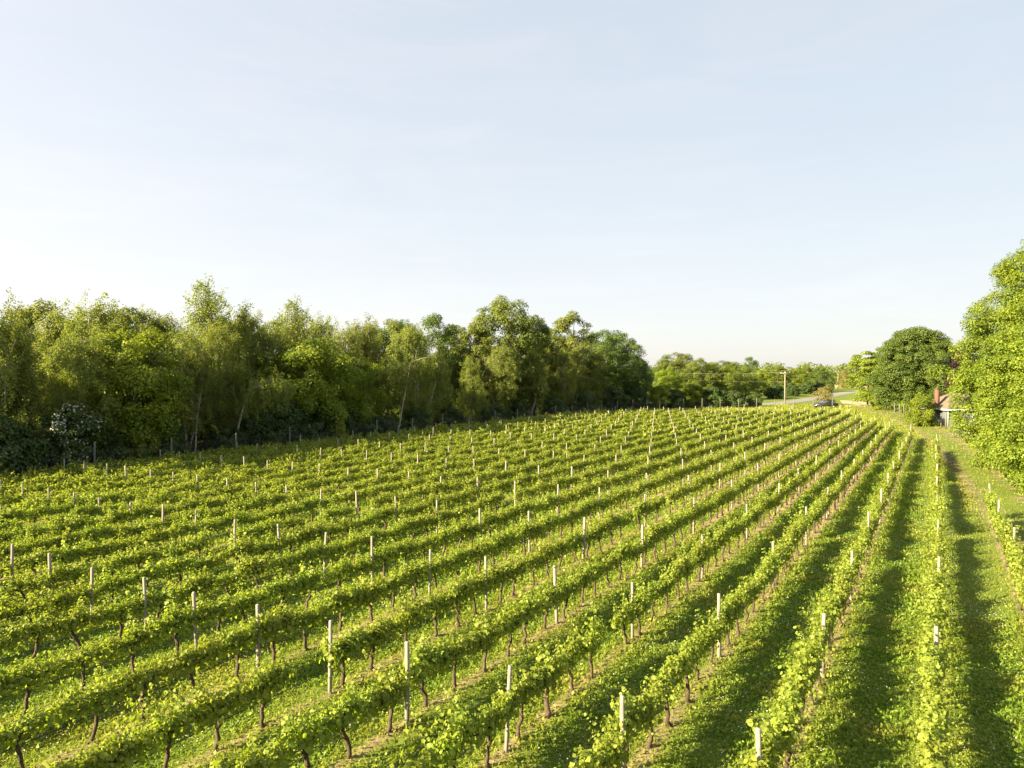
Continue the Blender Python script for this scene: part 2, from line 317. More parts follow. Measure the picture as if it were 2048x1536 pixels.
def ribbon(name, line, width, mat, z, kind='structure'):
    P = np.asarray(line); T = np.gradient(P, axis=0); T /= np.linalg.norm(T, axis=1, keepdims=True); Nn = np.c_[T[:, 1], -T[:, 0]]
    k = np.linspace(-1, 1, 9); rows = []
    for q in k: rows.append(np.c_[P + Nn * q * width / 2, np.full(len(P), z)])
    V = np.stack(rows, 1).reshape(-1, 3); m = len(P); i = (np.arange(m - 1)[:, None] * 9 + np.arange(8)[None]).ravel()
    me = quads(name, V, np.stack([i, i + 1, i + 10, i + 9], 1), mat)
    a = me.attributes.new('across', 'FLOAT', 'POINT'); a.data.foreach_set('value', np.tile(k, m).astype(np.float32))
    return tag(obj(name, me), kind=kind)
def worn_material(name, cols, ruts):
    m, t = material(name); l = t.links.new
    o = node(t, 'ShaderNodeOutputMaterial'); p = node(t, 'ShaderNodeBsdfPrincipled'); tr = node(t, 'ShaderNodeBsdfTransparent'); ms = node(t, 'ShaderNodeMixShader')
    g = node(t, 'ShaderNodeNewGeometry'); a = node(t, 'ShaderNodeAttribute'); a.attribute_name = 'across'
    n = node(t, 'ShaderNodeTexNoise'); n.inputs['Scale'].default_value = 0.6; n.inputs['Detail'].default_value = 9; n.inputs['Roughness'].default_value = 0.72
    n2 = node(t, 'ShaderNodeTexNoise'); n2.inputs['Scale'].default_value = 6; n2.inputs['Detail'].default_value = 6; n2.inputs['Roughness'].default_value = 0.7
    l(g.outputs['Position'], n.inputs['Vector']); l(g.outputs['Position'], n2.inputs['Vector'])
    r = ramp(t, [(0.3, cols[0]), (0.5, cols[1]), (0.7, cols[2])]); l(n2.outputs['Fac'], r.inputs['Fac']); l(r.outputs['Color'], p.inputs['Base Color']); p.inputs['Roughness'].default_value = 0.95
    ab = node(t, 'ShaderNodeMath', operation='ABSOLUTE'); l(a.outputs['Fac'], ab.inputs[0])
    if ruts:                                              # two wheel ruts at |across| = 0.5
        s1 = node(t, 'ShaderNodeMath', operation='SUBTRACT'); s1.inputs[1].default_value = 0.45; l(ab.outputs[0], s1.inputs[0])
        a2 = node(t, 'ShaderNodeMath', operation='ABSOLUTE'); l(s1.outputs[0], a2.inputs[0])
        mr = node(t, 'ShaderNodeMapRange'); mr.inputs['From Min'].default_value = 0.05; mr.inputs['From Max'].default_value = 0.5; mr.inputs['To Min'].default_value = 0.07; mr.inputs['To Max'].default_value = -0.22; l(a2.outputs[0], mr.inputs['Value'])
    else:
        mr = node(t, 'ShaderNodeMapRange'); mr.inputs['From Min'].default_value = 0.7; mr.inputs['From Max'].default_value = 1.0; mr.inputs['To Min'].default_value = 0.5; mr.inputs['To Max'].default_value = -0.5; l(ab.outputs[0], mr.inputs['Value'])
    sm = node(t, 'ShaderNodeMath', operation='ADD'); l(mr.outputs['Result'], sm.inputs[0]); l(n.outputs['Fac'], sm.inputs[1])
    th = node(t, 'ShaderNodeMapRange'); th.inputs['From Min'].default_value = 0.44; th.inputs['From Max'].default_value = 0.72; l(sm.outputs[0], th.inputs['Value'])
    l(th.outputs['Result'], ms.inputs['Fac']); l(tr.outputs['BSDF'], ms.inputs[1]); l(p.outputs['BSDF'], ms.inputs[2]); l(ms.outputs['Shader'], o.inputs['Surface'])
    return m
ribbon('dirt_track', TRACK_S, 6.4, worn_material('track_dirt', [(0.15, 0.11, 0.06), (0.25, 0.19, 0.105), (0.33, 0.26, 0.155)], True), 0.045)
ROAD = smooth_line([ground(x, y) for x, y in [(1330, 818), (1450, 813), (1535, 808.5), (1600, 801.5), (1645, 794.5), (1672, 789), (1705, 784), (1760, 779)]], 60)
ribbon('road', ROAD, 6.0, noise_material('pale_asphalt', [(0.15, 0.145, 0.135), (0.23, 0.22, 0.205)], 1.5, 0.9, bump=0.2, coords='Generated'), 0.035)
def field_sheet(name, pts, cols, z):
    V = [(*ground(x, y), z) for x, y in pts]
    me = quads(name, V, [[0, 1, 2, 3]], noise_material(name + '_turf', cols, 0.25, 0.95, coords='Object'))
    return tag(obj(name, me), kind='structure')
field_sheet('hay_field', [(1668, 776.5), (1770, 776.5), (1770, 769), (1660, 769)], [(0.30, 0.26, 0.10), (0.42, 0.36, 0.17)], 0.02)
field_sheet('sandy_yard', [(1690, 812), (1790, 814), (1780, 802), (1680, 801)], [(0.28, 0.24, 0.13), (0.42, 0.36, 0.22)], 0.02)

# ------------------------------------------------------------------ vines
def vine_foliage(seed, shoots, per, size, kind='vine'):
    rng = np.random.default_rng(seed); vig = rng.uniform(0.72, 1.22); shoots = max(6, int(shoots * rng.uniform(0.65, 1.15))); P, Nn, D, S_ = [], [], [], []
    for k in range(shoots):
        uu = (k + 0.5) / shoots * 2 - 1; y0 = 0.62 * np.sign(uu) * abs(uu) ** 1.18 + rng.normal(0, 0.05); x0 = rng.normal(0, 0.04); z0 = 0.82 + rng.normal(0, 0.08)
        Ls = vig * rng.uniform(0.2, 0.5) * (1.85 if rng.random() < 0.15 else 1.0)
        side = rng.normal(0, 0.29); along = rng.normal(0, 0.28)
        side = float(np.clip(side, -0.55, 0.55))
        t = np.linspace(0.02, 1, per)
        droop = abs(side) * 0.35
        x = x0 + side * t ** 1.3 * Ls; y = y0 + along * t * Ls; z = z0 + Ls * (t - droop * t ** 2)
        c = np.c_[x, y, z]
        off = rng.normal(0, 1, (per, 3)) * [0.072, 0.09, 0.08] * (1.2 - 0.85 * t[:, None])
        P.append(c + off); nn = nrm(off * [3, 1.5, 1] * 4 + np.array([0, 0, 0.55]) + rng.normal(0, 0.45, (per, 3))); Nn.append(nn)
        D.append(nrm(off + rng.normal(0, 0.5, (per, 3)) * 0.2 + [0, 0, -0.25])); S_.append(size * rng.uniform(0.5, 1.45, per) * (1.1 - 0.5 * t ** 2))
    P, Nn, D, S_ = map(np.concatenate, (P, Nn, D, S_))
    n = len(P); v = np.clip(0.45 + 0 * P[:, 2] + rng.normal(0, 0.2, n), 0, 1)
    if kind == 'vine':
        V, Q = vine_leaf_quads(P, Nn, D, S_); return V, Q, np.repeat(v, 2)
    V, Q = leaf_quads(P, Nn, D, S_ * 1.15, w=0.5); return V, Q, v
def vine_trunk(seed, n=6, seg=7):
    rng = np.random.default_rng(seed); mb = MB()
    lean = rng.normal(0, 0.16); z = np.linspace(-0.05, 0.86, seg)
    y = lean * (z / 0.86) + np.cumsum(rng.normal(0, 0.03, seg)); x = rng.normal(0, 0.03, seg); r = np.linspace(0.045, 0.038, seg) * rng.uniform(0.85, 1.25, seg); r[0] *= 1.25
    mb.tube(np.c_[x, y, z], r, n)
    for s in (-1, 1):
        k = np.linspace(0, 1, 4); mb.tube(np.c_[x[-1] + rng.normal(0, 0.02, 4), y[-1] + s * k * (0.55 - s * lean), z[-1] - 0.02 + 0.06 * k + rng.normal(0, 0.012, 4)], np.linspace(0.028, 0.016, 4), n)
    return mb
ORD = ['', 'first', 'second', 'third', 'fourth', 'fifth', 'sixth', 'seventh', 'eighth', 'ninth', 'tenth', 'eleventh', 'twelfth', 'thirteenth', 'fourteenth', 'fifteenth', 'sixteenth', 'seventeenth', 'eighteenth', 'nineteenth',
       'twentieth', 'twenty-first', 'twenty-second', 'twenty-third', 'twenty-fourth', 'twenty-fifth', 'twenty-sixth', 'twenty-seventh', 'twenty-eighth', 'twenty-ninth', 'thirtieth', 'thirty-first', 'thirty-second', 'thirty-third', 'thirty-fourth', 'thirty-fifth']

rng0 = np.random.default_rng(11)
posts, vines = [], []
for i in range(N_ROWS):
    a, s, e = row_x(i), row_start(i), row_end(i)
    ks = [POST0 + DPOST * k for k in range(-3, 22)]
    pl = [t for t in ks if s <= t <= e - 1.5] + [e]
    seen = 0
    for t in pl:
        px, py, Z = project(a, t, 1.65)
        vis = Z > 1 and -4 < px < 2052 and py < 1540
        if vis: seen += 1
        posts.append(dict(row=i, x=a + rng0.normal(0, 0.03), y=t + rng0.normal(0, 0.06), Z=Z, vis=vis, n=seen if vis else 0, end=(t == e)))
    first = [q['y'] for q in posts if q['row'] == i and q['vis']]
    nv = int((e - s) / DVINE)
    j0 = math.ceil((s - POST0) / DVINE - 0.5)
    for j in range(j0, j0 + nv + 3):
        t = POST0 + DVINE * (j + 0.5)
        if t > e - 0.5 or t < s: continue
        if rng0.random() < 0.045: continue                 # missing plants leave gaps in a row
        px, py, Z = project(a, t, 1.15)
        vis = Z > 1 and -10 < px < 2058 and py < 1540
        m = sum(1 for q in first if q < t)
        vines.append(dict(row=i, x=a + rng0.normal(0, 0.04), y=t + rng0.normal(0, 0.07), Z=Z, vis=vis, m=m, key=(i, m)))
cnt = {}
for v in vines:
    if v['vis']:
        cnt[v['key']] = cnt.get(v['key'], 0) + 1; v['k'] = cnt[v['key']]
near = sorted([v for v in vines if v['vis']], key=lambda v: v['Z'])[:300]
near_ids = {id(v) for v in near}
FOL = [foliage_mesh('vine_foliage', [vine_foliage(100 + k, 31, 33, 0.075)], M['vine']) for k in range(14)]
TRK = [vine_trunk(200 + k).mesh('vine_trunk', M['vine_bark'], True) for k in range(8)]
proto = None
for n, v in enumerate(near):
    if proto is None:
        r = thing('grapevine', 'x', 'grapevine'); tk = obj('trunk', TRK[0], r); fo = obj('foliage', FOL[0], r); proto = (r, tk, fo)
    else:
        r = proto[0].copy(); COL.objects.link(r); tk = proto[1].copy(); COL.objects.link(tk); tk.parent = r; fo = proto[2].copy(); COL.objects.link(fo); fo.parent = r
    tk.data = TRK[rng0.integers(8)]; fo.data = FOL[rng0.integers(14)]
    r.location = (v['x'], v['y'], 0.07); r.rotation_euler = (0, 0, math.pi * rng0.integers(2) + rng0.normal(0, 0.05)); sc = rng0.uniform(0.88, 1.12)
    r.scale = (sc * rng0.uniform(0.9, 1.15), 1.0, sc)
    if v['m'] == 0:
        tot = cnt[v['key']]; lab = 'leafy grapevine in the %s row from the dirt track, %s vine before its first post' % (ORD[v['row'] + 1], ORD[tot - v['k'] + 1])
    else:
        lab = 'leafy grapevine in the %s row from the dirt track, %s vine past its %s post' % (ORD[v['row'] + 1], ORD[v['k']], ORD[v['m']])
    tag(r, lab, 'grapevine', 'grapevines in the near part of the vineyard')
def place_arrays(items, V, x, y, z, rz, sx, sz):
    c, s = math.cos(rz), math.sin(rz)
    return np.c_[V[:, 0] * sx * c - V[:, 1] * s + x, V[:, 0] * sx * s + V[:, 1] * c + y, V[:, 2] * sz + z]
midF = [vine_foliage(300 + k, 22, 18, 0.108, 'diamond') for k in range(8)]
farF = [vine_foliage(320 + k, 14, 10, 0.185, 'diamond') for k in range(8)]
lowT = [vine_trunk(340 + k, 4, 4).data() for k in range(6)]
parts, tr = [], MB()
for v in vines:
    if id(v) in near_ids: continue
    V, Q, var = (midF if v['Z'] < 75 else farF)[rng0.integers(8)]
    rz = math.pi * rng0.integers(2); sc = rng0.uniform(0.92, 1.08)
    parts.append((place_arrays(None, V, v['x'], v['y'], 0.07, rz, sc * rng0.uniform(0.9, 1.15), sc), Q, np.clip(var + rng0.normal(0, 0.06), 0, 1)))
    V, Q = lowT[rng0.integers(6)]; tr.add(place_arrays(None, V, v['x'], v['y'], 0.07, rz, 1, 1), Q)
g = bpy.data.objects.new('vine_rows', foliage_mesh('vine_rows', parts, M['vine'])); COL.objects.link(g)
tag(g, 'rows of leafy grapevines farther down the field towards the trees', 'grapevines', kind='stuff')
obj('trunk', tr.mesh('far_vine_trunks', M['vine_bark']), g)

# trellis posts
POSTM = []
for k in range(4):
    mb = MB(); rr = 0.043 + 0.003 * k; mb.tube([(0, 0, -0.2), (0, 0, 0.5), (0.004 * k, 0, 1.1), (0, 0.004, 1.735), (0, 0.004, 1.75)], [rr, rr, rr * 0.98, rr * 0.95, rr * 0.82], 8)
    POSTM.append(mb.mesh('trellis_post', M['post'], True))
vp = sorted([p for p in posts if p['vis']], key=lambda p: p['Z'])
ind = {id(p) for p in vp[:300]}
print('posts in view', len(vp), 'vines in view', sum(1 for v in vines if v['vis']))
proto = None; rest = MB()
for p in posts:
    tilt = (rng0.normal(0, 0.022), rng0.normal(0, 0.022), rng0.uniform(0, 6.28)); sc = rng0.uniform(0.95, 1.05)
    if p['end']: tilt = (-0.06, tilt[1], 0.0)
    if id(p) in ind:
        if proto is None: proto = o = obj('trellis_post', POSTM[0])
        else: o = proto.copy(); COL.objects.link(o)
        o.data = POSTM[rng0.integers(4)]; o.location = (p['x'] + 0.05, p['y'], 0.03); o.rotation_euler = tilt; o.scale = (1, 1, sc)
        lab = ('wooden trellis post at the far end of the %s row from the dirt track' % ORD[p['row'] + 1]) if p['end'] else \
              'wooden trellis post, %s from the near edge in the %s row from the track' % (ORD[p['n']], ORD[p['row'] + 1])
        tag(o, lab, 'post', 'wooden posts of the vine trellis')
    else:
        rest.tube([(p['x'] + 0.05, p['y'], 0), (p['x'] + 0.05 + tilt[1], p['y'] + tilt[0], 1.76 * sc)], 0.055, 6)
if rest.n: tag(obj('trellis_posts', rest.mesh('far_posts', M['post'])), 'small pale trellis posts in the farthest part of the vineyard', 'posts', kind='stuff')
# drip hoses
for i in range(N_ROWS):
    a, s, e = row_x(i), row_start(i), row_end(i); n = int((e - s) / 1.2) + 2
    y = np.linspace(s, e, n); ph = (y - POST0) / DVINE * 2 * math.pi
    mb = MB(); mb.tube(np.c_[np.full(n, a - 0.07) + rng0.normal(0, 0.008, n), y, 0.62 + rng0.normal(0, 0.015, n)], 0.012, 4)
    tag(obj('drip_hose', mb.mesh('drip_hose', M['hose'])), 'thin black drip hose strung along the %s vine row from the dirt track' % ORD[i + 1], 'hose', 'drip hoses along the vine rows')

# ------------------------------------------------------------------ grass and clover
def scatter(rng, n, z0, z1, xpad=200):
    Z = np.sqrt(rng.uniform(z0 ** 2, z1 ** 2, n)); x = rng.uniform(-1, 1, n) * (1024 + xpad) / F_PX * Z
    return x * CS - Z * SN, x * SN + Z * CS, Z
def grass():
    rng = np.random.default_rng(77); Vs, Qs, va, dr, n0 = [], [], [], [], 0
    for z0, z1, dens, hs_, flat in [(10.5, 22, 620, 0.085, 0.62), (22, 36, 260, 0.115, 0.55), (36, 60, 85, 0.17, 0.45), (60, 100, 26, 0.26, 0.35), (100, 170, 8, 0.36, 0.3)]:
        n = int(1.66 * (z1 ** 2 - z0 ** 2) / 2 * dens); X, Y, Z = scatter(rng, n, z0, z1)
        td = line_dist(X, Y, TRACK_S[::2]) if z1 > 30 else np.full(n, 99.0)
        keep = (X > -70) & (rng.random(n) < np.where(td < 1.7, 0.22, 1))
        f = in_field(X, Y); rd = np.where(f, row_dist(X), 9)
        keep &= ~((rd < 0.3) & (rng.random(n) < np.where((X > -22) & (Y > 35), 0.8, 0.5)))
        rdd = line_dist(X, Y, ROAD) if z1 > 100 else np.full(n, 99.0)
        keep &= rdd > 4.2
        X, Y, rd, td = X[keep], Y[keep], rd[keep], td[keep]; n = len(X)
        isf = rng.random(n) < flat
        up = np.array([0, 0, 1.0])
        N1 = nrm(up + rng.normal(0, 0.45, (n, 3))); D1 = rng.normal(0, 1, (n, 3))
        N2 = nrm(rng.normal(0, 1, (n, 3)) * [1, 1, 0.25]); D2 = nrm(up + rng.normal(0, 0.35, (n, 3)))
        sz = hs_ * rng.uniform(0.55, 1.4, n) * np.where(isf, 0.75, 1.25)
        clump = 0.5 + 0.5 * np.sin(X * 1.7 + np.sin(Y * 1.3) * 2) * np.sin(Y * 1.1 + X * 0.4)
        sz *= (0.75 + 0.5 * clump) * np.where(td < 4.5, 0.62, 1.0) * np.where((X > 5.5) & (td > 4.5), 1.3, 1.0)
        z = np.where(isf, rng.uniform(0.02, 0.10, n) * (hs_ / 0.085) ** 0.6, 0.0) + np.where(rd < 0.4, 0.05, 0)
        V, Q = leaf_quads(np.c_[X, Y, z], np.where(isf[:, None], N1, N2), np.where(isf[:, None], D1, D2), sz, w=np.where(isf, 0.42, 0.12)[:, None])
        Vs.append(V); Qs.append(Q + n0); n0 += len(V)
        va.append(np.clip(rng.normal(0.45, 0.25, n), 0, 1)); dr.append(np.clip(0.85 * np.exp(-(rd / 0.42) ** 2) + 0.75 * np.exp(-(td / 2.2) ** 2) + np.where((X > 3.4) | (~f[keep]), 0.72, 0), 0, 0.9) * rng.uniform(0.4, 1, n))
    me = quads('grass', np.concatenate(Vs), np.concatenate(Qs), M['grass'], {'var': np.concatenate(va), 'dry': np.concatenate(dr)})
    tag(obj('grass', me), 'short green grass and clover growing between the vine rows', 'grass', kind='stuff')
    # white clover heads
    n = 110000; X, Y, Z = scatter(rng, n, 10.5, 48)
    pn = np.sin(X * 0.9 + 2 * np.sin(Y * 0.35)) * np.sin(Y * 0.5 + X * 0.3) + 0.4 * rng.normal(size=n)
    k = (pn > 0.15) & (rng.random(n) < 0.75) & in_field(X, Y) & (row_dist(X) > 0.45) & (X > -50); X, Y = X[k], Y[k]; n = len(X)
    V, Q = leaf_quads(np.c_[X, Y, rng.uniform(0.09, 0.14, n)], nrm(np.array([0, 0, 1.0]) + rng.normal(0, 0.3, (n, 3))), rng.normal(0, 1, (n, 3)), rng.uniform(0.02, 0.034, n), w=0.5)
    me = quads('clover_blossoms', V, Q, M['petal'], {'var': rng.uniform(0, 1, n)})
    tag(obj('clover_blossoms', me), 'tiny white clover heads dotted over the grass between vine rows', 'clover', kind='stuff')
grass()

# ------------------------------------------------------------------ trees
def env_round(u): return np.sqrt(np.clip(1 - (1.75 * u - 0.78) ** 2, 0.02, 1))
def env_oval(u): return np.clip(np.sin(np.pi * np.clip(u * 0.92 + 0.06, 0, 1)) ** 0.6, 0.05, 1)
def env_dome(u): return np.clip(np.sqrt(np.clip(1 - (np.clip(u - 0.3, 0, 1) / 0.7) ** 2.2, 0, 1)) * (0.8 + 0.2 * np.clip(u / 0.3, 0, 1)), 0.08, 1)
def env_cone(u): return np.clip((1 - u) ** 0.75 * np.clip(0.55 + u * 2.5, 0, 1), 0.04, 1)
def env_wide(u): return np.clip((1 - u ** 3) ** 0.5 * np.clip(0.55 + 1.2 * u, 0, 1), 0.05, 1)
ENV = dict(round=env_round, oval=env_oval, cone=env_cone, wide=env_wide, dome=env_dome)
def clump_centres(rng, n, H, Rr, u0, env, irr=1.0):
    u = rng.uniform(0, 1, n * 6); e = ENV[env](u); u = u[rng.random(n * 6) < 0.25 + 0.75 * e][:n]; n = len(u)
    e = ENV[env](u); a = rng.uniform(0, 2 * math.pi, n); p1, p2, p3 = rng.uniform(0, 6.28, 3)
    mult = 1 + irr * (0.2 * np.sin(2 * a + p1 + 3 * u) + 0.16 * np.sin(3 * a + p2 + 8 * u) + 0.1 * np.sin(5 * a + p3))
    r = Rr * e * mult * rng.uniform(0, 1, n) ** 0.33
    if irr < 1: r *= np.where(rng.random(n) < 0.08, rng.uniform(1.1, 1.32, n), 1.0)
    return np.c_[r * np.cos(a), r * np.sin(a), H * (u0 + (1 - u0) * u * 0.97)]
def crown_leaves(rng, C, rc, nleaf, ls, flat=0.65, w=0.36, H=10):
    wgt = rc ** 2; k = rng.choice(len(C), nleaf, p=wgt / wgt.sum()); d = rand_dir(rng, nleaf)
    d[:, 2] = np.where(rng.random(nleaf) < 0.45, np.abs(d[:, 2]), d[:, 2])
    P = C[k] + d * (rc[k] * rng.uniform(0.35, 1.08, nleaf) ** 0.7)[:, None] * [1, 1, flat]
    out_ = nrm(C[k] * [1, 1, 0.0] + 1e-6)
    N = nrm(0.7 * d + 0.25 * out_ + [0, 0, 0.45] + rng.normal(0, 0.45, (nleaf, 3)))
    D = nrm(out_ * 0.3 + rng.normal(0, 0.7, (nleaf, 3)) + [0, 0, -0.35])
    V, Q = leaf_quads(P, N, D, ls * rng.uniform(0.6, 1.35, nleaf), w=w)
    cv = rng.normal(0, 0.16, len(C))
    return V, Q, np.clip(0.45 + cv[k] + rng.normal(0, 0.17, nleaf), 0, 1)
def birch_leaves(rng, C, nleaf, ls, drop):
    ns = max(len(C) * 5, 40); k = rng.integers(0, len(C), ns); st = C[k] + rng.normal(0, 0.38, (ns, 3))
    Ld = drop * rng.uniform(0.35, 1.25, ns); dx = rng.normal(0, 0.16, (ns, 2)) + [0.12, 0.05]
    j = rng.integers(0, ns, nleaf); t = rng.uniform(0, 1, nleaf) ** 0.8
    P = st[j] + np.c_[dx[j, 0] * t, dx[j, 1] * t, 0.25 * (1 - (1 - t) ** 2) * 0 - t * Ld[j]] + rng.normal(0, 0.09, (nleaf, 3))
    out_ = nrm(P * [1, 1, 0] + 1e-6)
    N = nrm(out_ * 0.7 + rng.normal(0, 0.65, (nleaf, 3)) + [0, 0, 0.3]); D = nrm(rng.normal(0, 0.45, (nleaf, 3)) + [0, 0, -1])
    V, Q = leaf_quads(P, N, D, ls * rng.uniform(0.6, 1.3, nleaf), w=0.3)
    sv = rng.normal(0, 0.15, ns)
    return V, Q, np.clip(0.45 + sv[j] + rng.normal(0, 0.16, nleaf), 0, 1)
def trunk_limbs(rng, H, C, r0, top=0.88, stems=1, lean=(0, 0), nl=16, n=6, first=0.2):
    mb = MB()
    for s in range(stems):
        m = 9; z = np.linspace(-0.15, H * top * (1 - 0.06 * s), m); w = np.cumsum(rng.normal(0, 0.012 * H, (m, 2)), 0); w[0] = 0
        sp = (rng.normal(0, 0.1 * H, 2) if stems > 1 else np.zeros(2)); f = (z / H).clip(0, 1)[:, None]
        P = np.c_[w + f * sp + np.array(lean) * f ** 1.3, z]; r = r0 * (1 - 0.86 * np.linspace(0, 1, m)) * (1 if s == 0 else 0.75); r[0] *= 1.3
        mb.tube(P, r, n)
        for q in rng.choice(len(C), min(nl, len(C)), replace=False):
            c = C[q]; zz = max(H * first, c[2] - rng.uniform(0.25, 0.7) * math.hypot(c[0], c[1]) - 0.03 * H)
            if zz > H * top * 0.93: continue
            b = np.array([np.interp(zz, z, P[:, 0]), np.interp(zz, z, P[:, 1]), zz]); rb = 0.45 * float(np.interp(zz, z, r))
            k = np.linspace(0, 1, 5)[:, None]; mid = (b + c) / 2 + [0, 0, 0.08 * np.linalg.norm(c - b)] + rng.normal(0, 0.05 * np.linalg.norm(c - b), 3)
            mb.tube((1 - k) ** 2 * b + 2 * k * (1 - k) * mid + k ** 2 * c, np.linspace(rb, max(0.012, rb * 0.25), 5), 5 if n > 5 else 4, cap=False)
    return mb
def tree_data(seed, kind, H, Rr, nleaf, ls, env='round', u0=0.2, nclump=90, stems=1, lean=(0, 0), r0=None, flat=0.85, drop=1.2, first=0.2, nl=16, irr=1.0):
    rng = np.random.default_rng(seed); C = clump_centres(rng, nclump, H, Rr, u0, env, irr); C[:, :2] += np.array(lean) * (C[:, 2:3] / H) ** 1.3
    mb = trunk_limbs(rng, H, C, r0 or 0.013 * H, stems=stems, lean=lean, first=first, nl=nl)
    if kind == 'birch': F = birch_leaves(rng, C, nleaf, ls, drop)
    else:
        rc = Rr * 0.235 * rng.uniform(0.6, 1.35, len(C)) * (90 / nclump) ** 0.33; F = crown_leaves(rng, C, rc, nleaf, ls, flat, H=H)
    return mb, F
def tree(name, label, cat, loc, data, leafmat, barkmat, group=None, rz=0, scale=(1, 1, 1)):
    mb, F = data
    r = thing(name, label, cat, (loc[0], loc[1], 0), rz, group); r.scale = scale
    obj('trunk', mb if isinstance(mb, bpy.types.Mesh) else mb.mesh('trunk', M[barkmat], True), r)
    obj('crown', F if isinstance(F, bpy.types.Mesh) else foliage_mesh('crown', [F], M[leafmat]), r)
    return r
VAR = {}
def variant(key, leafmat, barkmat, **kw):                    # unit trees of 10 m, shared between copies
    mb, F = tree_data(**kw); VAR.setdefault(key, []).append((mb.mesh('trunk', M[barkmat], True), foliage_mesh('crown', [F], M[leafmat]), kw, (mb, F)))
for k in range(5): variant('birch', 'birch', 'birch_bark', seed=400 + k, kind='birch', H=10, Rr=1.75, nleaf=38000, ls=0.10, env=['cone', 'oval', 'cone', 'oval', 'oval'][k], u0=[0.18, 0.22, 0.28, 0.2, 0.3][k], nclump=130, drop=0.95, r0=0.085, stems=[1, 2, 1, 1, 2][k], first=0.3)
for k in range(3): variant('maple', 'maple', 'bark', seed=420 + k, kind='b', H=10, Rr=3.9, nleaf=30000, ls=0.19, env='round', u0=0.1, nclump=110, r0=0.14)
for k in range(4): variant('broad', 'broad', 'bark', seed=430 + k, kind='b', H=10, Rr=[2.7, 3.2, 2.5, 3.6][k], nleaf=34000, ls=0.145, env=['oval', 'round', 'dome', 'dome'][k], u0=0.05, nclump=150, r0=0.15)
for k in range(2): variant('oak', 'oak', 'bark', seed=440 + k, kind='b', H=10, Rr=3.3, nleaf=30000, ls=0.14, env=['oval', 'dome'][k], u0=0.04, nclump=150, r0=0.16)
for k in range(3): variant('shrub', 'shrub', 'bark', seed=450 + k, kind='b', H=10, Rr=6.5, nleaf=15000, ls=0.5, env='wide', u0=0.02, nclump=70, r0=0.2, stems=3, flat=0.8)
for k in range(2): variant('bush', 'maple', 'bark', seed=455 + k, kind='b', H=10, Rr=5.0, nleaf=20000, ls=0.36, env='wide', u0=0.02, nclump=80, r0=0.18, stems=3, flat=0.8)
for k in range(1): variant('brownish', 'brownish', 'bark', seed=460 + k, kind='b', H=10, Rr=5.0, nleaf=9000, ls=0.34, env='wide', u0=0.03, nclump=70, r0=0.16, stems=2)
def copy_tree(proto, loc, rz, scale, label):
    r = proto.copy(); COL.objects.link(r); r.location = loc; r.rotation_euler = (0, 0, rz); r.scale = scale; r['label'] = label
    for ch in proto.children:
        c = ch.copy(); COL.objects.link(c); c.parent = r
    return r
PROTO = {}
def put(key, v, X, Y, H, label, name, cat, group, width=1.0, rz=None):
    rz = rng0.uniform(0, 6.28) if rz is None else rz; sc = H / 10.0; s3 = (sc * width, sc * width, sc)
    v %= len(VAR[key]); p = PROTO.get((key, v, name, group))
    if p is None:
        tm, fm, _, _ = VAR[key][v]
        r = thing(name, label, cat, (X, Y, 0), rz, group); r.scale = s3; obj('trunk', tm, r); obj('crown', fm, r); PROTO[(key, v, name, group)] = r
        return r
    return copy_tree(p, (X, Y, 0), rz, s3, label)

